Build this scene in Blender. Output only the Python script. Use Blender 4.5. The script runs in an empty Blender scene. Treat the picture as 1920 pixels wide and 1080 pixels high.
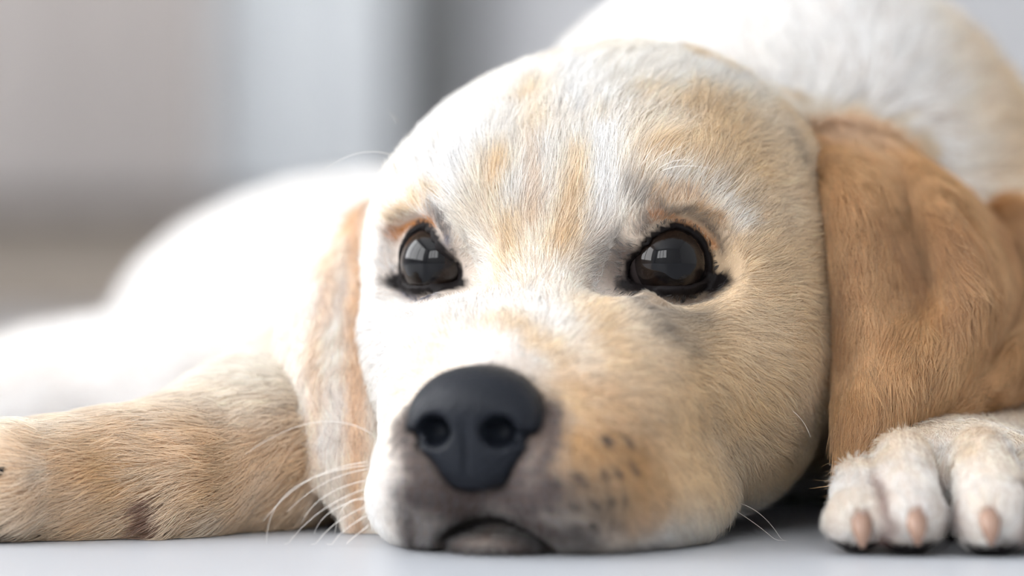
import bpy, math
import numpy as np
from mathutils import Vector

# ------------------------------------------------------------------ camera, light, exposure
# work in centimetres for modelling, 1 cm = 0.01 m in the scene
F = 6400.0            # focal length in pixels of the 1920 px frame (120 mm on a 36 mm sensor)
HZ = 490.0            # pixel row of the horizon
CH = 7.2              # camera height above the floor, cm
scn = bpy.context.scene
cam_d = bpy.data.cameras.new('camera')
cam = bpy.data.objects.new('camera', cam_d)
scn.collection.objects.link(cam)
cam.location = (0, 0, CH * .01)
cam.rotation_euler = (math.pi / 2, 0, 0)
cam_d.sensor_width = 36.0
cam_d.lens = F / 1920 * 36
cam_d.shift_y = -(540 - HZ) / 1920
cam_d.clip_start = .02
cam_d.clip_end = 40
cam_d.dof.use_dof = True
cam_d.dof.focus_distance = .881
cam_d.dof.aperture_fstop = 4.0
scn.camera = cam

world = bpy.data.worlds.new('world')
scn.world = world
world.use_nodes = True
world.node_tree.nodes['Background'].inputs[0].default_value = (.75, .85, 1, 1)
world.node_tree.nodes['Background'].inputs[1].default_value = .3

WINDOW_POWER = 6.6
scn.view_settings.view_transform = 'Standard'
scn.view_settings.look = 'None'
scn.view_settings.gamma = 1.0
scn.view_settings.use_curve_mapping = False
scn.view_settings.exposure = 0.34
scn.cycles.max_bounces = 7
scn.cycles.diffuse_bounces = 6
scn.cycles.glossy_bounces = 6
scn.cycles.transmission_bounces = 8
scn.cycles.use_adaptive_sampling = True
scn.cycles.adaptive_threshold = .04

rng = np.random.default_rng(7)


def P(px, py, d):
    """pixel of the photograph at depth d (cm) -> world point (cm)"""
    return np.array([(px - 960) / F * d, d, CH + (HZ - py) / F * d])


# ------------------------------------------------------------------ helpers
def link(o, parent=None):
    scn.collection.objects.link(o)
    if parent is not None:
        o.parent = parent
    return o


def tag(o, label=None, cat=None, kind=None, group=None):
    if label: o['label'] = label
    if cat: o['category'] = cat
    if kind: o['kind'] = kind
    if group: o['group'] = group
    return o


def mesh_obj(name, verts, faces, mat, parent=None, smooth=True):
    me = bpy.data.meshes.new(name)
    me.from_pydata([tuple(v) for v in verts], [], [tuple(f) for f in faces])
    if smooth:
        me.polygons.foreach_set('use_smooth', np.ones(len(me.polygons), bool))
    me.update()
    o = bpy.data.objects.new(name, me)
    if mat: me.materials.append(mat)
    return link(o, parent)


def box(name, lo, hi, mat, parent=None, bevel=0.0):
    (x0, y0, z0), (x1, y1, z1) = lo, hi
    v = [(x, y, z) for z in (z0, z1) for y in (y0, y1) for x in (x0, x1)]
    f = [(0, 2, 3, 1), (4, 5, 7, 6), (0, 1, 5, 4), (2, 6, 7, 3), (0, 4, 6, 2), (1, 3, 7, 5)]
    o = mesh_obj(name, v, f, mat, parent, smooth=False)
    if bevel:
        m = o.modifiers.new('bevel', 'BEVEL')
        m.width = bevel
        m.segments = 2
    return o


def new_mat(name, color=(.8, .8, .8), rough=.5, spec=.5):
    m = bpy.data.materials.new(name)
    m.use_nodes = True
    b = m.node_tree.nodes['Principled BSDF']
    b.inputs['Base Color'].default_value = (*color, 1)
    b.inputs['Roughness'].default_value = rough
    b.inputs['Specular IOR Level'].default_value = spec
    return m, m.node_tree, b


def noisy(name, c0, c1, scale, rough=.6, bump=0.0, detail=4, spec=.4):
    m, nt, b = new_mat(name, c0, rough, spec)
    tc = nt.nodes.new('ShaderNodeTexCoord')
    no = nt.nodes.new('ShaderNodeTexNoise')
    no.inputs['Scale'].default_value = scale
    no.inputs['Detail'].default_value = detail
    nt.links.new(tc.outputs['Object'], no.inputs['Vector'])
    mx = nt.nodes.new('ShaderNodeMix')
    mx.data_type = 'RGBA'
    mx.inputs[6].default_value = (*c0, 1)
    mx.inputs[7].default_value = (*c1, 1)
    nt.links.new(no.outputs['Fac'], mx.inputs[0])
    nt.links.new(mx.outputs[2], b.inputs['Base Color'])
    if bump:
        bp = nt.nodes.new('ShaderNodeBump')
        bp.inputs['Strength'].default_value = bump
        bp.inputs['Distance'].default_value = .002
        nt.links.new(no.outputs['Fac'], bp.inputs['Height'])
        nt.links.new(bp.outputs['Normal'], b.inputs['Normal'])
    return m


# ------------------------------------------------------------------ numpy noise
def _hash(ix, iy, iz, seed):
    h = (ix.astype(np.int64) * 374761393 + iy.astype(np.int64) * 668265263 +
         iz.astype(np.int64) * 2147483647 + seed * 1274126177) & 0xffffffff
    h = ((h ^ (h >> 13)) * 1274126177) & 0xffffffff
    h = ((h ^ (h >> 16)) * 2246822519) & 0xffffffff
    h = h ^ (h >> 13)
    return (h & 0xffffff).astype(np.float64) / 0xffffff


def vnoise(p, scale, seed=0):
    """value noise in -1..1"""
    q = p * scale
    i = np.floor(q).astype(np.int64)
    f = q - i
    f = f * f * (3 - 2 * f)
    r = 0
    for dx in (0, 1):
        wx = f[:, 0] if dx else 1 - f[:, 0]
        for dy in (0, 1):
            wy = f[:, 1] if dy else 1 - f[:, 1]
            for dz in (0, 1):
                wz = f[:, 2] if dz else 1 - f[:, 2]
                r = r + wx * wy * wz * _hash(i[:, 0] + dx, i[:, 1] + dy, i[:, 2] + dz, seed)
    return r * 2 - 1


def sstep(a, b, x):
    t = np.clip((x - a) / (b - a), 0, 1)
    return t * t * (3 - 2 * t)


# ------------------------------------------------------------------ signed distance tools (arrays N x 3, cm)
def ell(p, c, r, rotz=0.0, rotx=0.0):
    q = p - np.asarray(c, float)
    if rotz:
        cs, sn = math.cos(rotz), math.sin(rotz)
        q = np.stack([q[:, 0] * cs + q[:, 1] * sn, -q[:, 0] * sn + q[:, 1] * cs, q[:, 2]], 1)
    if rotx:
        cs, sn = math.cos(rotx), math.sin(rotx)
        q = np.stack([q[:, 0], q[:, 1] * cs + q[:, 2] * sn, -q[:, 1] * sn + q[:, 2] * cs], 1)
    r = np.asarray(r, float)
    k0 = np.sqrt(((q / r) ** 2).sum(1))
    k1 = np.sqrt(((q / r ** 2) ** 2).sum(1)) + 1e-9
    return k0 * (k0 - 1) / k1


def cap(p, a, b, ra, rb):
    a, b = np.asarray(a, float), np.asarray(b, float)
    ab = b - a
    t = np.clip(((p - a) @ ab) / (ab @ ab), 0, 1)
    d = np.sqrt(((p - a - t[:, None] * ab) ** 2).sum(1))
    return d - (ra + (rb - ra) * t)


def smin(a, b, k):
    h = np.clip(.5 + .5 * (b - a) / k, 0, 1)
    return b + (a - b) * h - k * h * (1 - h)


def smax(a, b, k):
    return -smin(-a, -b, k)


def chain(p, pts, k=.6):
    d = None
    for (a, ra), (b, rb) in zip(pts[:-1], pts[1:]):
        c = cap(p, a, b, ra, rb)
        d = c if d is None else smin(d, c, k)
    return d


def surface_net(fn, lo, hi, h):
    """dual surface of fn = 0 inside a box; returns verts, quads, normals"""
    lo, hi = np.asarray(lo, float), np.asarray(hi, float)
    n = np.ceil((hi - lo) / h).astype(int) + 1
    ax = [lo[i] + h * np.arange(n[i]) for i in range(3)]
    V = np.empty(tuple(n), np.float64)
    for i in range(n[0]):                                   # slab by slab keeps memory small
        Y, Z = np.meshgrid(ax[1], ax[2], indexing='ij')
        pts = np.stack([np.full(Y.size, ax[0][i]), Y.ravel(), Z.ravel()], 1)
        V[i] = fn(pts).reshape(n[1], n[2])
    S = V < 0
    nc = n - 1
    cnt = np.zeros(tuple(nc), np.int16)
    acc = np.zeros(tuple(nc) + (3,), np.float64)
    corners = [(a, b, c) for a in (0, 1) for b in (0, 1) for c in (0, 1)]
    def sub(A, o): return A[o[0]:o[0] + nc[0], o[1]:o[1] + nc[1], o[2]:o[2] + nc[2]]
    for o in corners:
        for axn in range(3):
            if o[axn] == 1: continue
            e = list(o); e[axn] = 1
            v0, v1 = sub(V, o), sub(V, e)
            x = (v0 < 0) != (v1 < 0)
            t = np.where(x, v0 / np.where(x, v0 - v1, 1), 0)
            cnt += x
            for k in range(3):
                acc[..., k] += np.where(x, (o[k] + t) if k == axn else o[k], 0)
    act = cnt > 0
    idx = -np.ones(tuple(nc), np.int64)
    idx[act] = np.arange(act.sum())
    cell = np.argwhere(act)
    verts = lo + h * (cell + acc[act] / cnt[act][:, None])
    quads = []
    for axn in range(3):
        u, w = (axn + 1) % 3, (axn + 2) % 3
        sl0 = [slice(1, -1)] * 3; sl1 = [slice(1, -1)] * 3
        sl0[axn] = slice(0, -1); sl1[axn] = slice(1, None)
        s0, s1 = S[tuple(sl0)], S[tuple(sl1)]
        loc = np.argwhere(s0 != s1)
        if not len(loc): continue
        flip = s0[tuple(loc.T)]
        base = loc + 1
        base[:, axn] -= 1
        def at(du, dw):
            b = base.copy(); b[:, u] += du; b[:, w] += dw
            return idx[tuple(b.T)]
        q = np.stack([at(-1, -1), at(0, -1), at(0, 0), at(-1, 0)], 1)
        q[~flip] = q[~flip][:, ::-1]
        quads.append(q)
    quads = np.concatenate(quads)
    # gradient normals
    g = np.stack(np.gradient(V, h), -1)
    f = (verts - lo) / h
    i0 = np.clip(np.floor(f).astype(int), 0, n - 2)
    fr = f - i0
    nr = 0
    for o in corners:
        w = np.prod([fr[:, k] if o[k] else 1 - fr[:, k] for k in range(3)], axis=0)
        nr = nr + w[:, None] * g[i0[:, 0] + o[0], i0[:, 1] + o[1], i0[:, 2] + o[2]]
    nr /= np.linalg.norm(nr, axis=1, keepdims=True) + 1e-9
    return verts, quads, nr


# ------------------------------------------------------------------ the room
X0, X1, Y0, Y1, ZC = -2.2, 2.2, -1.9, 3.86, 2.6
m_wall = noisy('pale_wall_paint', (.64, .64, .635), (.68, .68, .675), 3, .8)
m_back = noisy('grey_wall_paint', (.45, .45, .46), (.49, .49, .50), 3, .8)
m_dark = noisy('grey_curtain_cloth', (.25, .25, .245), (.285, .285, .28), 25, .9)
m_ceil = noisy('ceiling_paint', (.8, .8, .8), (.84, .84, .84), 3, .9)
m_floor = noisy('pale_grey_floor', (.42, .44, .475), (.48, .50, .535), 1.3, .38, 0, 5, .4)
m_taupe = noisy('taupe_skirting', (.29, .245, .205), (.33, .28, .235), 6, .6)
m_beige = noisy('beige_curtain_cloth', (.60, .545, .51), (.64, .585, .55), 25, .9)
m_white = noisy('white_curtain_cloth', (.82, .84, .85), (.86, .88, .89), 25, .9)
m_frame = noisy('white_window_frame', (.8, .8, .8), (.85, .85, .85), 8, .4)

T = .1
tag(box('floor', (X0, Y0, -T), (X1, Y1, 0), m_floor), 'pale grey smooth floor under the puppy', 'floor', 'structure')
tag(box('ceiling', (X0, Y0, ZC), (X1, Y1, ZC + T), m_ceil), 'white ceiling of the room', 'ceiling', 'structure')
tag(box('wall_back', (X0, Y1, -T), (X1, Y1 + T, ZC), m_back), 'blurred pale grey wall behind the puppy', 'wall', 'structure')
tag(box('wall_right', (X1, Y0 - T, -T), (X1 + T, Y1 + T, ZC), m_wall), 'pale wall to the right', 'wall', 'structure')
# left and front walls with window openings
WY0, WY1, WZ0, WZ1 = -1.0, 2.4, .35, 2.25
VX0, VX1, VZ0, VZ1 = -1.8, -.2, .8, 2.3


def boxes(name, lohi, mat):
    vs, fs = [], []
    for lo, hi in lohi:
        b0 = len(vs)
        vs += [(x, y, z) for z in (lo[2], hi[2]) for y in (lo[1], hi[1]) for x in (lo[0], hi[0])]
        fs += [tuple(b0 + i for i in f) for f in [(0, 2, 3, 1), (4, 5, 7, 6), (0, 1, 5, 4), (2, 6, 7, 3), (0, 4, 6, 2), (1, 3, 7, 5)]]
    return mesh_obj(name, vs, fs, mat, smooth=False)


tag(boxes('wall_left', [((X0 - T, Y0 - T, -T), (X0, WY0, ZC)), ((X0 - T, WY1, -T), (X0, Y1 + T, ZC)),
                        ((X0 - T, WY0, -T), (X0, WY1, WZ0)), ((X0 - T, WY0, WZ1), (X0, WY1, ZC))], m_wall),
    'pale wall with a window to the left', 'wall', 'structure')
tag(boxes('wall_front', [((X0 - T, Y0 - T, -T), (VX0, Y0, ZC)), ((VX1, Y0 - T, -T), (X1 + T, Y0, ZC)),
                         ((VX0, Y0 - T, -T), (VX1, Y0, VZ0)), ((VX0, Y0 - T, VZ1), (VX1, Y0, ZC))], m_wall),
    'pale wall with a window behind the camera', 'wall', 'structure')
m_day = bpy.data.materials.new('daylight_pane')
m_day.use_nodes = True
nt = m_day.node_tree
nt.nodes.remove(nt.nodes['Principled BSDF'])
em = nt.nodes.new('ShaderNodeEmission')
em.inputs['Color'].default_value = (.985, .99, 1, 1)
em.inputs['Strength'].default_value = WINDOW_POWER
nt.links.new(em.outputs[0], nt.nodes['Material Output'].inputs[0])


def window(name, label, org, along, out, width, z0, z1, n):
    """frame and daylit panes; along runs down the wall, out points outdoors"""
    win = bpy.data.objects.new(name, None)
    link(win)
    win.location = org
    tag(win, label, 'window', 'structure')
    a, o = np.array(along, float), np.array(out, float)
    def wb(nm, s0, s1, d0, d1, h0, h1, mat):
        c = [a * s + o * d for s in (s0, s1) for d in (d0, d1)]
        lo = np.min(c, 0); hi = np.max(c, 0)
        box(nm, (lo[0], lo[1], h0), (hi[0], hi[1], h1), mat, win)
    H = z1 - z0
    for k in range(n):
        wb('pane', width * k / n + .035, width * (k + 1) / n - .035, .06, .07, .05, H - .05, m_day)
    for k in range(n + 1):
        wb('window_frame', max(width * k / n - .035, 0), min(width * k / n + .035, width), .02, .09, .05, H - .05, m_frame)
    for h in (0, H - .05):
        wb('window_frame', 0, width, .015, .09, h, h + .05, m_frame)


window('window_1', 'daylit window with white bars in the left wall', (X0, WY0, WZ0), (0, 1, 0), (-1, 0, 0), WY1 - WY0, WZ0, WZ1, 3)
window('window_2', 'daylit window with white bars behind the camera', (VX0, Y0, VZ0), (1, 0, 0), (0, -1, 0), VX1 - VX0, VZ0, VZ1, 3)

# skirting, curtains in front of the back wall
def at_wall(px, d=3.86): return (px - 960) / F * d
tag(box('baseboard_back', (X0, Y1 - .02, 0), (X1, Y1, .135), m_taupe, bevel=.004),
    'tall taupe skirting board along the back wall', 'baseboard', 'structure')


def curtain(name, x0, x1, y, z0, z1, amp, waves, mat, label):
    n = 90
    v, f = [], []
    for j in range(2):
        for s in (0, 1):
            for i in range(n + 1):
                t = i / n
                xx = x0 + (x1 - x0) * t
                yy = y + amp * math.sin(t * waves * 2 * math.pi) + .3 * amp * math.sin(t * waves * 4.7 + 1) + s * .006
                v.append((xx, yy, (z0, z1)[j]))
    N = n + 1
    for i in range(n):
        f.append((i, i + 1, 2 * N + i + 1, 2 * N + i))
        f.append((N + i + 1, N + i, 3 * N + i, 3 * N + i + 1))
        f.append((i + 1, i, N + i, N + i + 1))
        f.append((2 * N + i, 2 * N + i + 1, 3 * N + i + 1, 3 * N + i))
    f.append((0, 2 * N, 3 * N, N))
    f.append((n, N + n, 3 * N + n, 2 * N + n))
    return tag(mesh_obj(name, v, f, mat), label, 'curtain')


curtain('beige_curtain', at_wall(-420, 3.74), at_wall(400, 3.74), 3.74, .14, 2.45, .012, 6, m_beige,
        'blurred beige curtain at the far left of the back wall')
curtain('white_curtain', at_wall(392, 3.76), at_wall(745, 3.76), 3.76, .14, 2.45, .010, 4, m_white,
        'blurred white curtain hanging left of the puppy head')
curtain('grey_curtain', at_wall(752, 3.80), at_wall(890, 3.80), 3.80, .14, 2.45, .008, 2, m_dark,
        'narrow blurred grey curtain directly behind the puppy forehead')

# ------------------------------------------------------------------ the puppy: frames
puppy = bpy.data.objects.new('puppy', None)
link(puppy)
puppy.location = (.03, 1.0, 0)
tag(puppy, 'cream yellow labrador puppy lying with its chin on the floor', 'dog')
ORG = np.array([3.0, 100.0, 0.0])          # cm, where the empty stands
YAW = math.radians(15.5)
E = np.array([.9, 88.95, 0.0])             # between the eyes, on the floor plan
RX = np.array([math.cos(YAW), -math.sin(YAW), 0])
FW = np.array([-math.sin(YAW), -math.cos(YAW), 0])


def toL(p):
    q = p - E
    return np.stack([q @ RX, q @ FW, p[:, 2]], 1)


def dirW(v):
    return v[:, :1] * RX + v[:, 1:2] * FW + v[:, 2:3] * np.array([0, 0, 1.])


def toW(v):
    v = np.atleast_2d(v)
    return E + dirW(v)


# eyes (head frame)
EYE_R = 1.10
EYE_C = np.array([2.84, -.74, 7.04])
EYE_YAW = math.radians(43)
ED = np.array([math.sin(EYE_YAW), math.cos(EYE_YAW), .06]); ED /= np.linalg.norm(ED)
EA = np.array([math.cos(EYE_YAW), -math.sin(EYE_YAW), 0])      # outward along the lid
EB = np.cross(EA, ED); EB = EB if EB[2] > 0 else -EB
BALL = EYE_C + .20 * ED + .10 * EA + .10 * EB


def eye_ap(q, far):
    """signed measure of the eyelid opening; q = head frame with |x|"""
    r = q - EYE_C
    a, b, c = r @ EA, r @ EB, r @ ED
    b = b + .21 - .04 * np.minimum(a, 0)                    # the inner corner lies low
    ea = np.where(a > 0, np.where(far, .86, .90), np.where(far, .88, 1.02))
    hb = np.where(b > 0, 1.14, .28)
    k = np.sqrt((a / ea) ** 2 + (b / hb) ** 2) + 1e-6
    ap = (k - 1) / np.sqrt((a / ea ** 2) ** 2 + (b / hb ** 2) ** 2 + 1e-6) * k
    ap = np.where(k < .3, -.4, ap)
    return ap, a, b, c


def head_sdf(p):
    L = toL(p)
    S = L.copy(); S[:, 0] = np.abs(S[:, 0])
    d = ell(S, (0, -5.6, 7.3), (6.25, 6.5, 5.6))                         # cranium
    d = smin(d, ell(L, (1.3, -6.0, 7.4), (5.3, 6.0, 5.75)), .8)
    S0 = S
    S = S.copy(); S[:, 0] = np.where(L[:, 0] < 0, S[:, 0] * 1.13 + .1 * sstep(0, 2, S[:, 0]), S[:, 0])   # the far cheek is pressed in
    d = smin(d, ell(S0, (2.6, -1.6, 8.75), (2.1, 2.0, 1.7)), 1.2)            # brows
    d = smin(d, ell(S, (4.1, -3.6, 4.7), (2.6, 4.2, 4.1)), 1.6)            # cheeks
    d = smin(d, cap(S, (0, -1.2, 5.3), (0, 4.6, 3.25), 2.55, 1.62), 1.5)   # bridge
    d = smin(d, ell(S, (2.35, 1.0, 3.4), (2.2, 3.4, 2.9)), 1.4)            # side of the muzzle
    d = smin(d, ell(S, (1.72, 3.9, 2.0), (1.95, 2.9, 1.95), -.12), .8)       # flews
    d = smin(d, ell(S, (2.9, 1.8, 1.2), (1.9, 3.6, 1.5), .25), .9)          # hanging lip
    d = smin(d, ell(S, (0, 2.0, 1.3), (3.2, 3.6, 1.6)), .6)               # lower jaw
    d = smin(d, ell(S, (0, 4.75, .28), (1.5, 1.35, .36)), .12)              # chin
    S = S0
    # furrow between the brows and stop
    # eyelids
    lid = np.sqrt(((S - BALL) ** 2).sum(1)) - (EYE_R + .13)
    d = smin(d, lid, .45)
    rb = S - BALL
    w = sstep(1.42, 1.0, np.sqrt((rb @ EA) ** 2 + (rb @ EB) ** 2)) * sstep(-.3, .2, rb @ ED)
    d = d * (1 - w) + lid * w
    d = smax(d, -ell(S, (2.0, .95, 6.7), (.5, .6, .6)), .9)               # inner corner hollow
    ap, a, b, c = eye_ap(S, L[:, 0] < 0)
    hole = np.where(c > -.3, ap, np.sqrt(np.maximum(ap, 0) ** 2 + (c + .3) ** 2))
    d = smax(d, -np.maximum(hole, -(c - .05)), .14)
    # mouth line
    zl = .80 - .32 * S[:, 0] ** 2
    mouth = np.maximum(np.abs(S[:, 2] - zl) - (.17 - .06 * S[:, 0]), np.maximum(S[:, 0] - 1.5, 4.9 - S[:, 1]))
    d = smax(d, -mouth, .22)
    N = L.copy(); N[:, 0] = np.abs(N[:, 0] + .22)
    d = smax(d, -ell(N, (.82, 6.6, 3.05), (.55, 1.3, .5)), .1)
    # philtrum
    d = smax(d, -ell(S, (0, 6.55, 1.5), (.10, .5, .55)), .25)
    # crease in front of the ear
    # neck
    d = smin(d, cap(L, (1.0, -8, 6.5), (3.0, -14, 7.0), 5.0, 6.5), 2.0)
    return np.maximum(d, .03 - p[:, 2])


# ears: sheets through control points (pixel, pixel, depth)
def cr(pts, t):
    """catmull-rom through rows of control points"""
    n = len(pts) - 1
    x = t * n
    i = np.clip(np.floor(x).astype(int), 0, n - 1)
    f = (x - i)[(...,) + (None,) * (pts.ndim - 1)]
    g = lambda k: pts[np.clip(i + k, 0, n)]
    p0, p1, p2, p3 = g(-1), g(0), g(1), g(2)
    p0 = np.where((i == 0)[(...,) + (None,) * (pts.ndim - 1)], 2 * p1 - p2, p0)
    p3 = np.where((i == n - 1)[(...,) + (None,) * (pts.ndim - 1)], 2 * p2 - p1, p3)
    return .5 * (2 * p1 + (p2 - p0) * f + (2 * p0 - 5 * p1 + 4 * p2 - p3) * f ** 2 + (3 * p1 - p0 - 3 * p2 + p3) * f ** 3)


def sheet(grid, nu, nv):
    G = np.array([[P(*c) for c in row] for row in grid])        # rows v, cols u
    A = cr(G, np.linspace(0, 1, nv))                            # nv x cols x 3
    B = cr(A.transpose(1, 0, 2), np.linspace(0, 1, nu))         # nu x nv x 3
    du = np.gradient(B, axis=0); dv = np.gradient(B, axis=1)
    N = np.cross(du, dv); N /= np.linalg.norm(N, axis=-1, keepdims=True) + 1e-9
    return B, N, dv / (np.linalg.norm(dv, axis=-1, keepdims=True) + 1e-9)


def sheet_sdf(p, B, N, th):
    Q = B.reshape(-1, 3); M = N.reshape(-1, 3)
    out = np.full(len(p), 9.0)
    lo, hi = Q.min(0) - 1.2, Q.max(0) + 1.2
    near = np.where(((p > lo) & (p < hi)).all(1))[0]
    for s in range(0, len(near), 20000):
        ii = near[s:s + 20000]
        x = p[ii]
        d2 = (x ** 2).sum(1)[:, None] + (Q ** 2).sum(1)[None] - 2 * x @ Q.T
        j = d2.argmin(1)
        r = x - Q[j]
        dn = np.abs((r * M[j]).sum(1))
        dt = np.sqrt(np.maximum((r ** 2).sum(1) - dn ** 2, 0))
        out[ii] = np.sqrt(dn ** 2 + np.maximum(dt - .16, 0) ** 2) - th
    return out


K = 27.0
earR_grid = [
    [(1468, 295, 67.5), (1515, 262, 67.5), (1580, 248, 68), (1640, 262, 69.5), (1690, 300, 71.5)],
    [(1526, 362, 65.2), (1585, 342, 64.5), (1660, 336, 66.4), (1735, 335, 66.7), (1800, 375, 69.5)],
    [(1545, 450, 64.4), (1605, 440, 63.4), (1702, 430, 65.7), (1780, 428, 64.3), (1862, 452, 68)],
    [(1558, 570, 64.0), (1625, 560, 62.8), (1740, 550, 64.6), (1815, 550, 63.1), (1888, 560, 67)],
    [(1584, 690, 63.3), (1635, 680, 62.2), (1715, 670, 62.2), (1795, 665, 63), (1862, 665, 66)],
    [(1590, 780, 62.2), (1625, 775, 61.3), (1672, 775, 61.6), (1725, 765, 62.4), (1775, 750, 64)],
    [(1592, 868, 61.2), (1602, 872, 60.9), (1614, 868, 61), (1630, 856, 61.4), (1648, 850, 62.2)],
]
earR_grid = [[(a, b, c + K) for a, b, c in r] for r in earR_grid]
earL_grid = [
    [(740, 380, 94.2), (712, 385, 94.0), (690, 400, 94.0), (672, 425, 94.3), (655, 455, 94.9)],
    [(735, 520, 92.8), (692, 515, 92.4), (655, 515, 92.5), (612, 525, 92.6), (578, 545, 93.6)],
    [(738, 640, 92.0), (690, 640, 91.5), (645, 640, 91.4), (585, 640, 91.5), (533, 650, 92.5)],
    [(740, 760, 91.4), (695, 760, 90.8), (645, 760, 90.75), (580, 765, 90.8), (522, 760, 91.7)],
    [(745, 860, 91.0), (700, 865, 90.4), (655, 868, 90.4), (600, 868, 90.5), (550, 855, 91.3)],
    [(745, 955, 90.6), (708, 965, 90.2), (682, 972, 90.4), (652, 960, 90.3), (620, 925, 90.8)],
]
ER = sheet(earR_grid, 46, 72)
EL = sheet(earL_grid, 40, 60)
fold = [(P(1642, 850, 89.4), .3), (P(1700, 806, 89.9), .48), (P(1800, 748, 90.9), .62), (P(1900, 686, 92.3), .75),
        (P(1965, 620, 93.8), .85), (P(1955, 520, 95.6), .9), (P(1890, 430, 97), .8)]


def earR_sdf(p):
    d = sheet_sdf(p, ER[0], ER[1], .26)
    d = smin(d, chain(p, fold, .4), .35)
    return np.maximum(d, .05 - p[:, 2])


def earL_sdf(p):
    return np.maximum(sheet_sdf(p, EL[0], EL[1], .22), .05 - p[:, 2])


# right fore paw
toes = [((8.8, 86.4, 1.6), (8.5, 84.0, .85), .72), ((9.95, 86.8, 2.15), (9.7, 83.6, .95), .84),
        ((11.95, 86.8, 2.2), (11.78, 83.5, .97), .88), ((13.4, 87.0, 1.8), (13.4, 84.4, .9), .85)]


def pawR_sdf(p):
    d = ell(p, (11.5, 89.6, 1.5), (2.9, 3.4, 1.6))
    for a, b, r in toes:
        t = smin(cap(p, a, b, r * .92, r), np.sqrt(((p - np.array(b) - np.array([0, .1, -.05])) ** 2).sum(1)) - r * 1.03, .3)
        d = smin(d, t, .16)
    d = smin(d, cap(p, (12, 91, 1.6), (18.0, 97, 2.2), 1.5, 2.0), .8)
    d = smin(d, cap(p, (18.0, 97, 2.2), (15, 104, 5), 2.0, 4.0), 1.0)
    return np.maximum(d, .04 - p[:, 2])


legL_pts = [(P(680, 760, 99), 3.6), (P(600, 800, 95.5), 2.75), (P(470, 845, 92.4), 2.15), (P(320, 893, 90.2), 1.72),
            (P(180, 905, 89.4), 1.5), (P(60, 905, 88.6), 1.6)]
ltoes = [(P(30, 880, 90.2), P(-110, 935, 90.4), .85), (P(20, 900, 88.6), P(-120, 945, 88.6), .9), (P(95, 880, 88.7), P(30, 893, 87.3), .82), (P(40, 930, 87.6), P(-70, 965, 87.3), .85)]


def legL_sdf(p):
    d = chain(p, legL_pts, 1.2)
    for a, b, r in ltoes:
        d = smin(d, cap(p, a, b, r, r * .95), .3)
    c = P(310, 965, 88.6)
    d = smin(d, ell(p, (c[0], c[1], .75), (.5, .5, .7)), .35)            # carpal pad bump
    return np.maximum(d, .04 - p[:, 2])


def body_sdf(p):
    d = cap(p, (8.4, 106, 7.9), (7.6, 121, 7.0), 8.2, 7.4)
    d = smin(d, cap(p, (4.0, 100, 7.0), (8, 106, 8), 6.2, 7.5), 3.0)
    d = smin(d, ell(p, (-4.2, 127, 4.0), (10.6, 8.5, 6.3)), 3.0)           # haunch
    d = smin(d, cap(p, (-9, 122, 2.4), (-16, 117, 2.2), 2.6, 2.0), 1.5)    # hind leg
    d = smin(d, cap(p, (-16, 117, 2.2), (-25, 118, 1.9), 2.1, 1.8), 1.0)
    d = smin(d, ell(p, (-8.5, 118, 2.6), (8.5, 4.5, 3.0)), 1.5)             # thigh turned out
    d = smin(d, ell(p, (13.5, 103, 5.0), (3.6, 5, 5.2)), 2.5)             # shoulder
    d = smin(d, chain(p, legL_pts[:3], 1.2), 1.5)
    d = smin(d, cap(p, (6, 132, 4), (16, 138, 1.2), 1.8, .8), 1.0)         # tail
    return np.maximum(d, .04 - p[:, 2])


# ------------------------------------------------------------------ coat colours
def srgb(r, g, b):
    c = np.array([r, g, b]) / 255.
    return np.where(c <= .04045, c / 12.92, ((c + .055) / 1.055) ** 2.4)


CREAM = srgb(250, 243, 233)
WHITE = srgb(253, 252, 251)
TAN = srgb(236, 210, 168)
DTAN = srgb(208, 170, 120)
EARTAN = srgb(224, 186, 136)
EARDARK = srgb(190, 144, 94)
ORANGE = srgb(214, 146, 80)
GREY = srgb(96, 86, 84)
BLACK = srgb(26, 22, 24)


def mix(c, d, w):
    w = np.clip(w, 0, 1)[:, None]
    return c * (1 - w) + d * w


def project(p):
    return np.stack([960 + F * p[:, 0] / p[:, 1], HZ - F * (p[:, 2] - CH) / p[:, 1]], 1)


# follicle spots: photo pixels dropped on the muzzle along their sight lines
def drop(fn, px, py, d0=78., d1=96.):
    ds = np.linspace(d0, d1, 900)
    pts = np.array([P(px, py, d) for d in ds])
    v = fn(pts)
    i = np.argmax(v < 0)
    return pts[i] if v[i] < 0 else None


FOLL_PX = [(1083, 892), (1128, 884), (1152, 880), (1182, 871), (1075, 946), (1112, 940), (1140, 932), (1168, 922),
           (1075, 986), (1112, 985), (1150, 978), (1130, 822), (1166, 820), (1040, 905), (1032, 955)]
FOLL = np.array([q for q in (drop(head_sdf, *a) for a in FOLL_PX) if q is not None])


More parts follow.
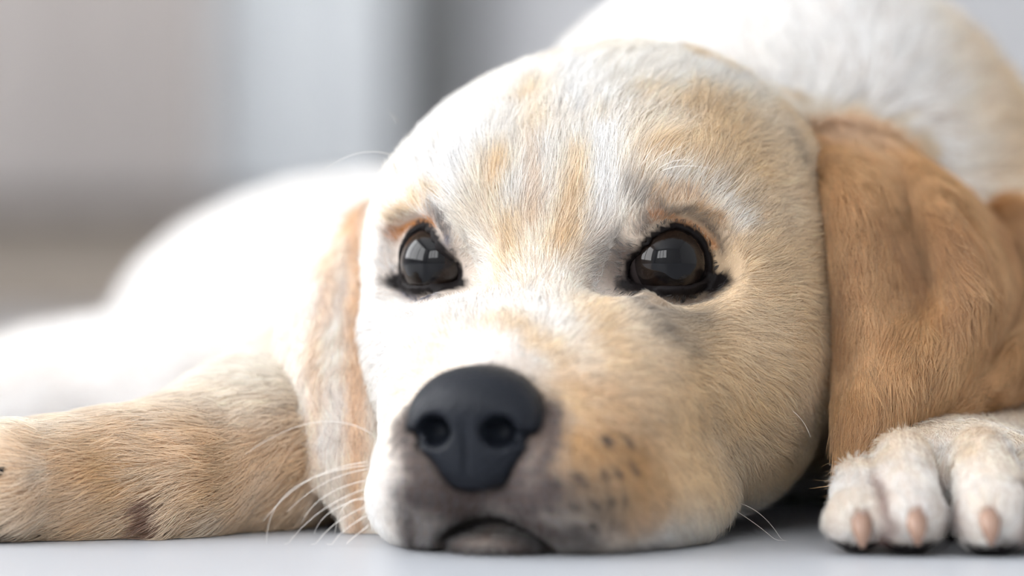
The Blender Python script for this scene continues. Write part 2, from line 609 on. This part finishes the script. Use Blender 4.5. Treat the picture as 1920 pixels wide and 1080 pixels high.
# markings of the coat, some deepened with painted shade: strokes between photo points dropped on the head (points, radius cm, colour, strength, streakiness)
BLUEGREY = srgb(104, 108, 126)
MARKS_PX = [
    # forehead
    ([(1000, 300), (1000, 420)], .30, DTAN, .55, .6), ([(925, 330), (895, 410)], .55, TAN, .7, .7),
    ([(1085, 330), (1050, 460)], .50, TAN, .6, .7), ([(985, 270), (1010, 170)], .40, TAN, .5, .8),
    ([(1300, 112), (1325, 118)], .30, TAN, .7, .4), ([(1420, 150), (1510, 200)], .45, TAN, .6, .5),
    ([(1200, 190), (1330, 230)], .50, TAN, .4, .8), ([(960, 440), (950, 520)], .55, TAN, .5, .8),
    ([(1230, 300), (1420, 330)], .65, TAN, .55, .5), ([(1130, 280), (1130, 400)], .42, WHITE, .85, .4),
    ([(1050, 130), (1080, 230)], .6, WHITE, .8, .4), ([(870, 290), (860, 380)], .5, WHITE, .7, .4),
    ([(1470, 260), (1500, 330), (1535, 420)], .30, GREY, .35, .8),
    # bridge and muzzle
    ([(940, 600), (1000, 640)], .5, TAN, .55, .5), ([(1110, 570), (1150, 690)], .6, TAN, .6, .4),
    ([(1035, 655), (1050, 680)], .38, TAN, .6, .4), ([(1090, 760), (1220, 800)], 1.25, TAN, .7, .3),
    ([(1330, 640), (1290, 780)], .9, TAN, .5, .3), ([(1200, 900), (1350, 900)], .9, TAN, .5, .3),
    ([(950, 648), (905, 685)], .34, WHITE, .95, .1), ([(1130, 545), (1110, 520)], .2, WHITE, .9, .2),
    # around the near eye
    ([(1240, 352), (1320, 366), (1385, 425)], .34, WHITE, .8, .3),
    ([(1192, 480), (1180, 525)], .22, BLACK, .9, .2), ([(1168, 470), (1150, 500), (1165, 530)], .34, GREY, .95, .3),
    ([(1120, 470), (1130, 520)], .45, GREY, .55, .6),
    ([(1210, 575), (1310, 590)], .46, GREY, .5, .4), ([(1230, 615), (1290, 640)], .5, GREY, .45, .5),
    ([(1345, 540), (1362, 515)], .16, BLACK, .8, .3), ([(1186, 534), (1230, 550), (1295, 553), (1345, 540)], .24, BLACK, 1.1, .1),
    ([(1200, 560), (1260, 568), (1330, 558)], .16, GREY, .7, .4),
    ([(1200, 432), (1235, 398), (1290, 398), (1335, 430), (1355, 470)], .14, GREY, .75, .5),
    ([(1225, 408), (1262, 408), (1310, 428), (1340, 462)], .10, ORANGE, .75, .2),
    ([(1180, 372), (1202, 392)], .22, GREY, .6, .6), ([(1215, 378), (1290, 372), (1350, 420)], .12, DTAN, .8, .2),
    # around the far eye
    ([(737, 445), (760, 425), (795, 412), (812, 418)], .13, ORANGE, 1, .1),
    ([(735, 415), (780, 385), (830, 372)], .18, TAN, .75, .2),
    ([(800, 400), (822, 410), (832, 440)], .16, GREY, .6, .6), ([(848, 470), (850, 500)], .18, GREY, .5, .6),
    ([(838, 450), (842, 510)], .13, BLUEGREY, .8, .2), ([(765, 590), (775, 600)], .25, GREY, .35, .7),
    ([(742, 520), (760, 552), (800, 556), (825, 530)], .15, BLUEGREY, .95, .1),
    # round the nose, the lips and the chin
    ([(1100, 830), (1190, 860)], 1.2, DTAN, .95, .2), ([(1060, 900), (1200, 960)], .8, DTAN, .6, .2), ([(1060, 720), (1120, 740)], .5, DTAN, .4, .2),  # near side of the muzzle: tan coat with its shading painted in
    ([(960, 905), (1005, 880), (1035, 835), (1040, 780)], .36, GREY, .95, .1), ([(770, 870), (790, 900), (830, 925)], .28, GREY, .9, .1),
    ([(775, 930), (870, 950), (970, 945), (1030, 920)], .62, GREY, 1.1, .1), ([(1000, 985), (1070, 1000)], .65, GREY, .95, .15),  # grey of the lips, spread wider as painted shade low on the muzzle
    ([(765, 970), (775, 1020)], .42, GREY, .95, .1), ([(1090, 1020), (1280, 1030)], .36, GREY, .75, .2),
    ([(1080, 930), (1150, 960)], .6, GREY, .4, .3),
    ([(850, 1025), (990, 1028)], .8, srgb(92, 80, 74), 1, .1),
]


MARKS = []
for pts, r, cl, st, sk in MARKS_PX:
    q = [drop(head_sdf, *a) for a in pts]
    q = [a for a in q if a is not None]
    if q: MARKS.append((q if len(q) > 1 else q * 2, r, cl, st, sk))


def paint(c, p, n3):
    for q, r, cl, st, sk in MARKS:
        lo = np.min(q, 0) - 2.6 * r; hi = np.max(q, 0) + 2.6 * r
        m = np.where(((p > lo) & (p < hi)).all(1))[0]
        if not len(m): continue
        x = p[m]; d = np.full(len(m), 99.)
        for a, b in zip(q[:-1], q[1:]):
            ab = b - a
            t = np.clip(((x - a) @ ab) / (ab @ ab + 1e-9), 0, 1)
            d = np.minimum(d, np.sqrt(((x - a - t[:, None] * ab) ** 2).sum(1)))
        w = np.exp(-(d / r) ** 2) * st * (1 + sk * n3[m])
        c[m] = mix(c[m], cl, w)
    return c


def head_col(p):
    L = toL(p)
    S = L.copy(); S[:, 0] = np.abs(S[:, 0])
    x, y, z = L.T
    n1 = vnoise(p, .55, 1); n2 = vnoise(p, 1.3, 2); n3 = vnoise(p * np.array([1, 1, .35]), 2.6, 3)
    c = np.tile(CREAM, (len(p), 1))
    c = mix(c, WHITE, .5 + .6 * n1)
    # tan of the near temple and cheek, deepened to paint in side shade
    c = mix(c, TAN, sstep(1.0, 4.5, x) * (.72 + .25 * n1) * sstep(.3, 2, z) * sstep(12.5, 10, z))
    c = mix(c, TAN, sstep(.15, .6, n1 + .4 * n3) * sstep(9.5, 11, z) * sstep(-2.5, 1, x) * .5)
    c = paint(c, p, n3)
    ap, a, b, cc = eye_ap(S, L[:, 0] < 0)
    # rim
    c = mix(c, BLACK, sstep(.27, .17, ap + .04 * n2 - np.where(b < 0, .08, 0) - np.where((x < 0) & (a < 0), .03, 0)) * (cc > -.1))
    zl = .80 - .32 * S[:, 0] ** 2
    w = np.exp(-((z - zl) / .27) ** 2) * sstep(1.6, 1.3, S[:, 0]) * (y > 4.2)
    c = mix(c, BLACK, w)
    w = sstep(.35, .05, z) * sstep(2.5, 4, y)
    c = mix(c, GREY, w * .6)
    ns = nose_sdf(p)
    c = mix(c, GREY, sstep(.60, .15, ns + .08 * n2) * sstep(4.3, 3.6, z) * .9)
    c = mix(c, BLACK, sstep(.12, .02, ns))
    for f in FOLL:
        r = np.sqrt(((p - f) ** 2).sum(1))
        c = mix(c, GREY * .6, sstep(.16, .08, r))
    return c


def earR_col(p):
    n1 = vnoise(p, .6, 11); n2 = vnoise(p * np.array([1, 1, .4]), 2.2, 12)
    c = np.tile(EARTAN, (len(p), 1))
    c = mix(c, EARDARK, .45 + .5 * n1 + .25 * n2)
    c = mix(c, CREAM, sstep(10.2, 11.6, p[:, 2] + .3 * n2) * .4)
    return c


def earL_col(p):
    n1 = vnoise(p, .6, 13)
    px = project(p)
    c = np.tile(srgb(254, 246, 240), (len(p), 1))
    u = (px[:, 0] - 520) / 170
    c = mix(c, srgb(240, 206, 168), np.exp(-((px[:, 0] - 668) / 22) ** 2) * .85)
    c = mix(c, srgb(244, 218, 190), np.exp(-((px[:, 0] - 600 + .12 * (px[:, 1] - 640)) / 16) ** 2) * .6)
    c = mix(c, TAN, .05 + .2 * n1)
    return c


def paw_col(p):
    n1 = vnoise(p, .8, 15); n2 = vnoise(p, 2.0, 16)
    c = np.tile(CREAM, (len(p), 1))
    c = mix(c, WHITE, .6 + .5 * n1)
    c = mix(c, TAN, sstep(1.8, 3.0, p[:, 2] + .5 * n2) * .35 + .1 * n2)
    return c


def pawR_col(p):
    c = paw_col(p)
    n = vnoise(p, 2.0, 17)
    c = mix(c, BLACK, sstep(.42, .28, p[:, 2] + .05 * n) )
    # dark gaps between the toes: shade put into the colour
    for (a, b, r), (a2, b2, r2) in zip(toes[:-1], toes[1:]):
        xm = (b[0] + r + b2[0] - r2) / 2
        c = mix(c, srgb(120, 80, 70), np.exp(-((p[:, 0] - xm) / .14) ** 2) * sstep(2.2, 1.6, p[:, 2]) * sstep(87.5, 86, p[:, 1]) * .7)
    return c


def legL_col(p):
    n1 = vnoise(p, .5, 18); n2 = vnoise(p, 1.6, 19)
    c = np.tile(CREAM, (len(p), 1))
    w = sstep(4.4, 2.2, p[:, 2])
    c = mix(c, srgb(222, 184, 130), w * (.55 + .3 * n1 + .2 * n2))
    q = P(302, 975, 88.2)
    w = sstep(.75, .45, np.sqrt(((p[:, 0] - q[0]) / .6) ** 2 + ((p[:, 2] - .7) / 1.0) ** 2)) * (p[:, 1] < 89.5)
    c = mix(c, srgb(140, 100, 76), w * .95)
    w = sstep(.7, .35, p[:, 2]) * sstep(-12.0, -12.6, p[:, 0])
    c = mix(c, BLACK, w)
    return c


def body_col(p):
    n1 = vnoise(p, .15, 21)
    c = np.tile(srgb(255, 253, 251), (len(p), 1))
    c = mix(c, CREAM, .25 + .4 * n1)
    px = project(p)
    # tan stripe along the far shoulder and back
    w = np.exp(-((p[:, 0] - 14.8) / 2.0) ** 2) * sstep(7, 10, p[:, 2]) * sstep(118, 108, p[:, 1])
    c = mix(c, TAN, w * .75)
    return c


# ------------------------------------------------------------------ coat directions
UP = np.array([0, 0, 1.])


def head_dir(p, n):
    L = toL(p)
    S = L.copy(); sx = np.sign(L[:, :1]); S[:, 0] = np.abs(S[:, 0])
    v = S - np.array([0, 6.6, 4.2])
    v /= np.linalg.norm(v, axis=1, keepdims=True)
    # cheeks sweep down and back
    w = sstep(2.5, 5.0, S[:, 0]) * sstep(7.5, 4.5, S[:, 2])
    v = v * (1 - .5 * w[:, None]) + w[:, None] * np.array([.1, -.5, -.6])
    # muzzle sides sweep down
    w = sstep(1.0, 2.5, S[:, 1]) * sstep(4.2, 2.5, S[:, 2])
    v = v + w[:, None] * np.array([.2, -.2, -.6])
    # around the eyes: away from the opening
    ap, a, b, c = eye_ap(S, L[:, 0] < 0)
    w = sstep(1.1, .2, ap) * (c > -.4)
    out = a[:, None] * EA + b[:, None] * EB * 1.5
    out /= np.linalg.norm(out, axis=1, keepdims=True) + 1e-6
    v = v * (1 - w[:, None]) + out * w[:, None]
    v[:, 0] *= sx[:, 0]
    return dirW(v)


def ear_dir(sh):
    Q = sh[0].reshape(-1, 3); D = sh[2].reshape(-1, 3)
    def fn(p, n):
        out = np.empty_like(p)
        for s in range(0, len(p), 20000):
            x = p[s:s + 20000]
            j = ((x ** 2).sum(1)[:, None] + (Q ** 2).sum(1)[None] - 2 * x @ Q.T).argmin(1)
            out[s:s + 20000] = D[j]
        return out
    return fn


def const_dir(v):
    v = np.array(v, float)
    return lambda p, n: np.tile(v, (len(p), 1))


# ------------------------------------------------------------------ build skin meshes and sprout the fur
VIEW = np.array([0, 0, CH])
parts_v, parts_f, parts_c, nv = [], [], [], 0
fur = dict(pos=[], rad=[], col=[])
NP = 5


def sprout(v, q, nr, colfn, dirfn, count, length, rad, lift, clump, keep=None, jit=.16, lenfn=None):
    tri = np.concatenate([q[:, [0, 1, 2]], q[:, [0, 2, 3]]])
    A = v[tri]
    ar = .5 * np.linalg.norm(np.cross(A[:, 1] - A[:, 0], A[:, 2] - A[:, 0]), axis=1)
    cen = A.mean(1)
    vd = VIEW - cen; vd /= np.linalg.norm(vd, axis=1, keepdims=True)
    face = (nr[tri[:, 0]] * vd).sum(1)
    ar = ar * np.where(face > -.25, 1, .22) * np.where(cen[:, 2] < .08, .02, 1)
    k = rng.choice(len(tri), count, p=ar / ar.sum())
    r1 = np.sqrt(rng.random(count)); r2 = rng.random(count)
    w = np.stack([1 - r1, r1 * (1 - r2), r1 * r2], 1)[..., None]
    root = (A[k] * w).sum(1)
    n = (nr[tri[k]] * w).sum(1)
    n /= np.linalg.norm(n, axis=1, keepdims=True) + 1e-9
    if keep is not None:
        m = keep(root, rng.random(count))
        root, n = root[m], n[m]
    N = len(root)
    col = colfn(root)
    t = dirfn(root, n)
    t = t - (t * n).sum(1, keepdims=True) * n
    t /= np.linalg.norm(t, axis=1, keepdims=True) + 1e-6
    b = np.cross(n, t)
    sw = .38 * vnoise(root, .8, 31) + .30 * vnoise(root, 2.2, 32)          # lie of the coat
    sw = sw + jit * rng.standard_normal(N)
    t = t * np.cos(sw)[:, None] + b * np.sin(sw)[:, None]
    Ln = length * (.7 + .6 * rng.random(N))
    if lenfn is not None: Ln = Ln * lenfn(root)
    up = lift * (.6 + .8 * rng.random(N)) * (1 + .35 * vnoise(root, 1.6, 33))
    # lock centres: one jittered point per cell
    cell = clump
    ci = np.floor(root / cell)
    jx = [_hash(ci[:, 0], ci[:, 1], ci[:, 2], s) for s in (41, 42, 43)]
    cc = (ci + .25 + .5 * np.stack(jx, 1)) * cell
    pull = cc - root
    pull = pull - (pull * n).sum(1, keepdims=True) * n
    pull = pull * (.35 + .4 * rng.random(N))[:, None]
    s = np.linspace(0, 1, NP)
    pos = root[:, None] - .02 * n[:, None] + Ln[:, None, None] * (t[:, None] * s[None, :, None] + n[:, None] * (up[:, None] * (s - .62 * s ** 2)[None])[..., None])
    pos = pos + pull[:, None] * (s ** 1.5)[None, :, None]
    pos[..., 2] = np.maximum(pos[..., 2], .03)
    rr = rad * (.75 + .5 * rng.random(N))[:, None] * np.array([1, 1, .85, .6, .18])[None]
    # strand to strand variation, lock to lock variation
    lk = _hash(ci[:, 0], ci[:, 1], ci[:, 2], 47) - .5
    var = .98 - .22 * (rng.random(N) < .13) + .09 * rng.standard_normal(N) + .16 * lk
    col = np.clip(col * var[:, None], .004, .97)
    fur['pos'].append(pos.astype(np.float32)); fur['rad'].append(rr.astype(np.float32)); fur['col'].append(col.astype(np.float32))


def add_part(fn, lo, hi, h, colfn, **kw):
    global nv
    v, q, nr = surface_net(fn, lo, hi, h)
    parts_v.append(v); parts_f.append(q + nv); parts_c.append(colfn(v) * np.array([.60, .54, .50])); nv += len(v)
    for spr in kw.get('furs', []):
        sprout(v, q, nr, colfn, **spr)
    return v, q, nr


def nose_keep(p):
    L = toL(p); L[:, 0] = np.abs(L[:, 0])
    return L


def nose_sdf(p):
    L = toL(p); S = L.copy(); S[:, 0] = np.abs(S[:, 0] + .22)
    d = ell(S, (0, 5.7, 3.55), (1.62, 1.25, 1.12))
    d = smin(d, ell(S, (.98, 6.0, 3.15), (.72, .75, .8)), .35)             # wings
    d = smin(d, ell(S, (0, 6.0, 2.6), (1.28, .80, 1.0)), .4)                # front plate
    d = smax(d, -ell(S, (.82, 6.95, 3.08), (.46, .95, .42)), .12)          # nostril
    d = smax(d, -cap(S, (.95, 7.0, 2.95), (1.8, 6.1, 2.85), .26, .15), .12)  # comma slit
    d = smax(d, -ell(S, (0, 7.1, 2.2), (.06, .40, .95)), .16)              # groove
    return d


def head_keep(p, r):
    L = toL(p); S = L.copy(); S[:, 0] = np.abs(S[:, 0])
    ap, a, b, c = eye_ap(S, L[:, 0] < 0)
    ok = ~((c > -.2) & (ap < .16 + np.where(b < 0, .08, 0) + np.where((L[:, 0] < 0) & (a < 0), .05, 0)))
    zl = .80 - .32 * S[:, 0] ** 2
    ok &= ~((S[:, 2] - zl < .18) & (S[:, 2] - zl > -.1) & (S[:, 0] < 1.5) & (S[:, 1] > 4.4))
    dens = 1 - .45 * sstep(1.4, .8, S[:, 2]) * (S[:, 1] > 5)
    return ok & (r < dens) & (nose_sdf(p) > .03)


def head_len(p):
    L = toL(p); S = L.copy(); S[:, 0] = np.abs(S[:, 0])
    nd = np.sqrt(((S - np.array([0, 6.6, 3.2])) ** 2).sum(1))
    f = .20 + .34 * sstep(1.5, 5.0, nd) + .46 * sstep(5.5, 9.5, nd)
    ap, a, b, c = eye_ap(S, L[:, 0] < 0)
    f = f * np.where(c > -.4, .28 + .72 * sstep(.15, 1.4, ap), 1)
    return f


lo = E + np.array([-9.5, -9.5, -.12]); hi = E + np.array([11, 16, 14.6])
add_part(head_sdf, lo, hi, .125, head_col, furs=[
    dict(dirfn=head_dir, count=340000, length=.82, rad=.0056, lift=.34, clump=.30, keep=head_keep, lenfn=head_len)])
add_part(earR_sdf, (7.0, 86.5, 0), (16.5, 99.5, 13), .14, earR_col, furs=[
    dict(dirfn=ear_dir(ER), count=110000, length=.95, rad=.0062, lift=.26, clump=.34)])
add_part(earL_sdf, (-7.6, 88.5, 0), (-2.0, 96.5, 10), .14, earL_col, furs=[
    dict(dirfn=ear_dir(EL), count=55000, length=.55, rad=.0062, lift=.22, clump=.3)])
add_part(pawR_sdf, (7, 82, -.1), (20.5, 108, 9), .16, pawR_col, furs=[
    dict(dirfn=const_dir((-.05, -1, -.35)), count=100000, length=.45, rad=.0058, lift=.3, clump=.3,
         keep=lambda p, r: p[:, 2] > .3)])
add_part(legL_sdf, (-16, 84, -.1), (-1.0, 102.5, 8), .2, legL_col, furs=[
    dict(dirfn=const_dir((-1, -.2, -.35)), count=60000, length=.9, rad=.0085, lift=.3, clump=.4)])
add_part(body_sdf, (-28, 96, -.1), (19, 141, 17.5), .5, body_col, furs=[
    dict(dirfn=const_dir((-.25, .8, -.35)), count=130000, length=1.5, rad=.014, lift=.3, clump=.6)])

# one body mesh
V = np.concatenate(parts_v); Fq = np.concatenate(parts_f); C = np.concatenate(parts_c)
m_skin, nt, b = new_mat('puppy_skin', (.8, .7, .6), .6, .15)
at = nt.nodes.new('ShaderNodeAttribute'); at.attribute_name = 'col'
no = nt.nodes.new('ShaderNodeTexNoise'); no.inputs['Scale'].default_value = 900
bp = nt.nodes.new('ShaderNodeBump'); bp.inputs['Strength'].default_value = .25; bp.inputs['Distance'].default_value = .0006
tc = nt.nodes.new('ShaderNodeTexCoord')
nt.links.new(tc.outputs['Object'], no.inputs['Vector'])
nt.links.new(no.outputs['Fac'], bp.inputs['Height'])
nt.links.new(bp.outputs['Normal'], b.inputs['Normal'])
nt.links.new(at.outputs['Color'], b.inputs['Base Color'])
me = bpy.data.meshes.new('body')
Vm = (V - ORG) * .01
me.vertices.add(len(V)); me.vertices.foreach_set('co', Vm.astype(np.float32).ravel())
me.loops.add(Fq.size); me.loops.foreach_set('vertex_index', Fq.astype(np.int32).ravel())
me.polygons.add(len(Fq)); me.polygons.foreach_set('loop_start', np.arange(0, Fq.size, 4, dtype=np.int32))
me.polygons.foreach_set('loop_total', np.full(len(Fq), 4, np.int32))
me.polygons.foreach_set('use_smooth', np.ones(len(Fq), bool))
me.update(calc_edges=True)
ca = me.attributes.new('col', 'FLOAT_COLOR', 'POINT')
ca.data.foreach_set('color', np.concatenate([C, np.ones((len(C), 1))], 1).astype(np.float32).ravel())
me.materials.append(m_skin)
link(bpy.data.objects.new('body', me), puppy)

# fur as one hair object
m_fur = bpy.data.materials.new('puppy_fur')
m_fur.use_nodes = True
nt = m_fur.node_tree
nt.nodes.remove(nt.nodes['Principled BSDF'])
at = nt.nodes.new('ShaderNodeAttribute'); at.attribute_name = 'col'
df = nt.nodes.new('ShaderNodeBsdfDiffuse')
tr = nt.nodes.new('ShaderNodeBsdfTranslucent')
hr = nt.nodes.new('ShaderNodeBsdfHair')
hr.component = 'Reflection'
hr.inputs['Offset'].default_value = math.radians(-6)
hr.inputs['RoughnessU'].default_value = .28
hr.inputs['RoughnessV'].default_value = .8
m1 = nt.nodes.new('ShaderNodeMixShader'); m1.inputs[0].default_value = .40
m2 = nt.nodes.new('ShaderNodeMixShader'); m2.inputs[0].default_value = .10
nt.links.new(at.outputs['Color'], df.inputs['Color'])
nt.links.new(at.outputs['Color'], tr.inputs['Color'])
nt.links.new(df.outputs[0], m1.inputs[1]); nt.links.new(tr.outputs[0], m1.inputs[2])
nt.links.new(m1.outputs[0], m2.inputs[1]); nt.links.new(hr.outputs[0], m2.inputs[2])
nt.links.new(m2.outputs[0], nt.nodes['Material Output'].inputs[0])


def hair_obj(name, pos, rad, col, mat, parent):
    n, k = pos.shape[:2]
    hc = bpy.data.hair_curves.new(name)
    hc.add_curves([k] * n)
    hc.attributes['position'].data.foreach_set('vector', ((pos - ORG) * .01).astype(np.float32).ravel())
    ra = hc.attributes.get('radius') or hc.attributes.new('radius', 'FLOAT', 'POINT')
    ra.data.foreach_set('value', (rad * .01).astype(np.float32).ravel())
    cl = hc.attributes.new('col', 'FLOAT_COLOR', 'CURVE')
    cl.data.foreach_set('color', np.concatenate([col, np.ones((n, 1))], 1).astype(np.float32).ravel())
    hc.materials.append(mat)
    return link(bpy.data.objects.new(name, hc), parent)


fo = hair_obj('fur', np.concatenate(fur['pos']), np.concatenate(fur['rad']), np.concatenate(fur['col']), m_fur, puppy)
fo['kind'] = 'stuff'

# ------------------------------------------------------------------ eyes
m_eye, nt, b = new_mat('puppy_eye', (.01, .008, .008), .03, .2)
b.inputs['Coat Weight'].default_value = .18
b.inputs['Coat Roughness'].default_value = .01
tc = nt.nodes.new('ShaderNodeTexCoord')
sx = nt.nodes.new('ShaderNodeSeparateXYZ')
nt.links.new(tc.outputs['Object'], sx.inputs[0])
# local y axis looks out of the eye: pupil, brown iris, dark limbus, pale sclera
rp = nt.nodes.new('ShaderNodeValToRGB')
el = rp.color_ramp.elements
el[0].position = 0; el[0].color = (.02, .016, .016, 1)
el[1].position = 1; el[1].color = (.002, .002, .003, 1)
for pos, c in ((.50, (.03, .024, .024, 1)), (.53, (.008, .006, .006, 1)), (.70, (.008, .005, .004, 1)), (.86, (.012, .007, .005, 1)), (.90, (.003, .003, .004, 1))):
    e = el.new(pos); e.color = c
mr = nt.nodes.new('ShaderNodeMath'); mr.operation = 'DIVIDE'; mr.inputs[1].default_value = EYE_R * .01
nt.links.new(sx.outputs['Y'], mr.inputs[0])
nt.links.new(mr.outputs[0], rp.inputs[0])
nt.links.new(rp.outputs[0], b.inputs['Base Color'])


def uv_sphere(nu=48, nvv=32):
    vs, fs = [(0, 0, 1)], []
    for j in range(1, nvv):
        t = math.pi * j / nvv
        for i in range(nu):
            a = 2 * math.pi * i / nu
            vs.append((math.sin(t) * math.cos(a), math.sin(t) * math.sin(a), math.cos(t)))
    vs.append((0, 0, -1))
    for i in range(nu): fs.append((0, 1 + i, 1 + (i + 1) % nu))
    for j in range(nvv - 2):
        for i in range(nu):
            a = 1 + j * nu
            fs.append((a + i, a + nu + i, a + nu + (i + 1) % nu, a + (i + 1) % nu))
    a = 1 + (nvv - 2) * nu
    for i in range(nu): fs.append((len(vs) - 1, a + (i + 1) % nu, a + i))
    return np.array(vs), fs


sv, sf = uv_sphere()
for sgn in (1, -1):
    c = BALL.copy(); c[0] *= sgn
    wc = (toW(c)[0] - ORG) * .01
    g = ED.copy(); g[0] *= sgn
    g = dirW(g[None])[0]
    look = VIEW + np.array([-6., 0, 3.]) - toW(c)[0]; look /= np.linalg.norm(look)
    g = .55 * look + .45 * g; g /= np.linalg.norm(g)
    v = sv * EYE_R * .01
    # cornea bulge along local +Y
    k = np.clip((sv[:, 1] - .50) / .50, 0, 1)
    v = v * (1 + .06 * k[:, None] ** 1.2)
    o = mesh_obj('eye', v, sf, m_eye, puppy)
    o['label'] = 'dark glossy puppy eye'
    o.location = wc
    o.rotation_euler = Vector(g).to_track_quat('Y', 'Z').to_euler()

# ------------------------------------------------------------------ nose leather
nv_, nq_, nn_ = surface_net(nose_sdf, E + np.array([-5, -9.5, 1.2]), E + np.array([2.5, -2, 5.2]), .055)
m_nose, nt, b = new_mat('nose_leather', (.009, .011, .016), .46, .2)
tc = nt.nodes.new('ShaderNodeTexCoord')
vo = nt.nodes.new('ShaderNodeTexVoronoi'); vo.inputs['Scale'].default_value = 900
bp = nt.nodes.new('ShaderNodeBump'); bp.inputs['Strength'].default_value = .6; bp.inputs['Distance'].default_value = .0004
nt.links.new(tc.outputs['Object'], vo.inputs['Vector'])
nt.links.new(vo.outputs['Distance'], bp.inputs['Height'])
nt.links.new(bp.outputs['Normal'], b.inputs['Normal'])
mesh_obj('nose', (nv_ - ORG) * .01, nq_.tolist(), m_nose, puppy)['label'] = 'black leathery nose with two nostrils'

# ------------------------------------------------------------------ claws
m_claw = noisy('horn_claw', (.17, .095, .07), (.46, .30, .22), 260, .35)


def tube(name, pts, radii, mat, parent, seg=8):
    pts = [np.asarray(p, float) for p in pts]
    v, f = [], []
    for i, p in enumerate(pts):
        a = pts[max(i - 1, 0)]; c = pts[min(i + 1, len(pts) - 1)]
        t = (c - a) / np.linalg.norm(c - a)
        u = np.cross(t, [.3, .2, .93]); u /= np.linalg.norm(u)
        w = np.cross(t, u)
        for k in range(seg):
            g = 2 * math.pi * k / seg
            v.append((p + radii[i] * (math.cos(g) * u + math.sin(g) * w) - ORG) * .01)
    for i in range(len(pts) - 1):
        for k in range(seg):
            f.append((i * seg + k, i * seg + (k + 1) % seg, (i + 1) * seg + (k + 1) % seg, (i + 1) * seg + k))
    f.append(tuple(range(seg - 1, -1, -1)))
    f.append(tuple((len(pts) - 1) * seg + k for k in range(seg)))
    return mesh_obj(name, v, f, mat, parent)


for i, (a, b_, r) in enumerate(toes):
    x, y, z = b_
    off = (.02, .10, -.22, -.2)[i]
    tube('claw', [(x + off, y - r * .75, z + .12), (x + off, y - r - .12, z - .08), (x + off, y - r - .28, z - .36), (x + off, y - r - .30, z - .62)],
         [.28, .27, .20, .06], m_claw, puppy)
tube('claw', [P(12, 874, 86.8), P(0, 884, 86.4), P(-22, 902, 86.3)], [.10, .10, .04], m_nose, puppy)

# ------------------------------------------------------------------ whiskers
m_whisk, nt, b = new_mat('whisker_hair', (.85, .80, .74), .35, .5)


def whisker(p0, p1, p2, p3, r=.012):
    ts = np.linspace(0, 1, 14)
    pts = [(1 - t) ** 3 * p0 + 3 * (1 - t) ** 2 * t * p1 + 3 * (1 - t) * t * t * p2 + t ** 3 * p3 for t in ts]
    for q in pts: q[2] = max(q[2], .04)
    tube('whisker', pts, [r * (1 - .75 * t) for t in ts], m_whisk, puppy, 5)


def wpx(a, c, e, da, de, r=.0105):
    """whisker through three photo points, depth from root to tip"""
    p0, p3 = P(*a, da), P(*e, de)
    m = P(*c, (da + de) / 2)
    ctrl = 2 * m - .5 * (p0 + p3)
    whisker(p0, p0 + (ctrl - p0) * .67, p3 + (ctrl - p3) * .67, p3, r)


DL = 86.0
for a, c, e in [((700, 815), (590, 792), (460, 852)), ((690, 866), (580, 900), (493, 978)), ((690, 872), (545, 920), (500, 1022)),
                ((688, 880), (610, 905), (538, 960)), ((690, 900), (610, 930), (565, 982)), ((690, 915), (600, 960), (533, 1030)),
                ((690, 930), (620, 960), (590, 1000)), ((690, 948), (625, 985), (583, 1035)), ((692, 965), (640, 1000), (613, 1040)),
                ((692, 985), (660, 1010), (650, 1020)), ((695, 940), (650, 945), (628, 1000))]:
    wpx(a, c, e, DL, DL + .4)
wpx((800, 330), (690, 285), (575, 345), 90.5, 90.0, .009)
wpx((745, 230), (735, 215), (724, 208), 92.5, 92.3, .008)
for a, c, e in [((1205, 335), (1230, 300), (1280, 274)), ((1195, 330), (1215, 290), (1245, 262)), ((1212, 338), (1255, 305), (1300, 302)), ((1220, 335), (1270, 312), (1340, 318))]:
    wpx(a, c, e, 88.0, 86.8, .011)
for a, c, e in [((1365, 950), (1420, 985), (1475, 1032)), ((1360, 940), (1420, 960), (1470, 1020)), ((1485, 770), (1505, 790), (1520, 820))]:
    wpx(a, c, e, 88.5, 87.5, .007)
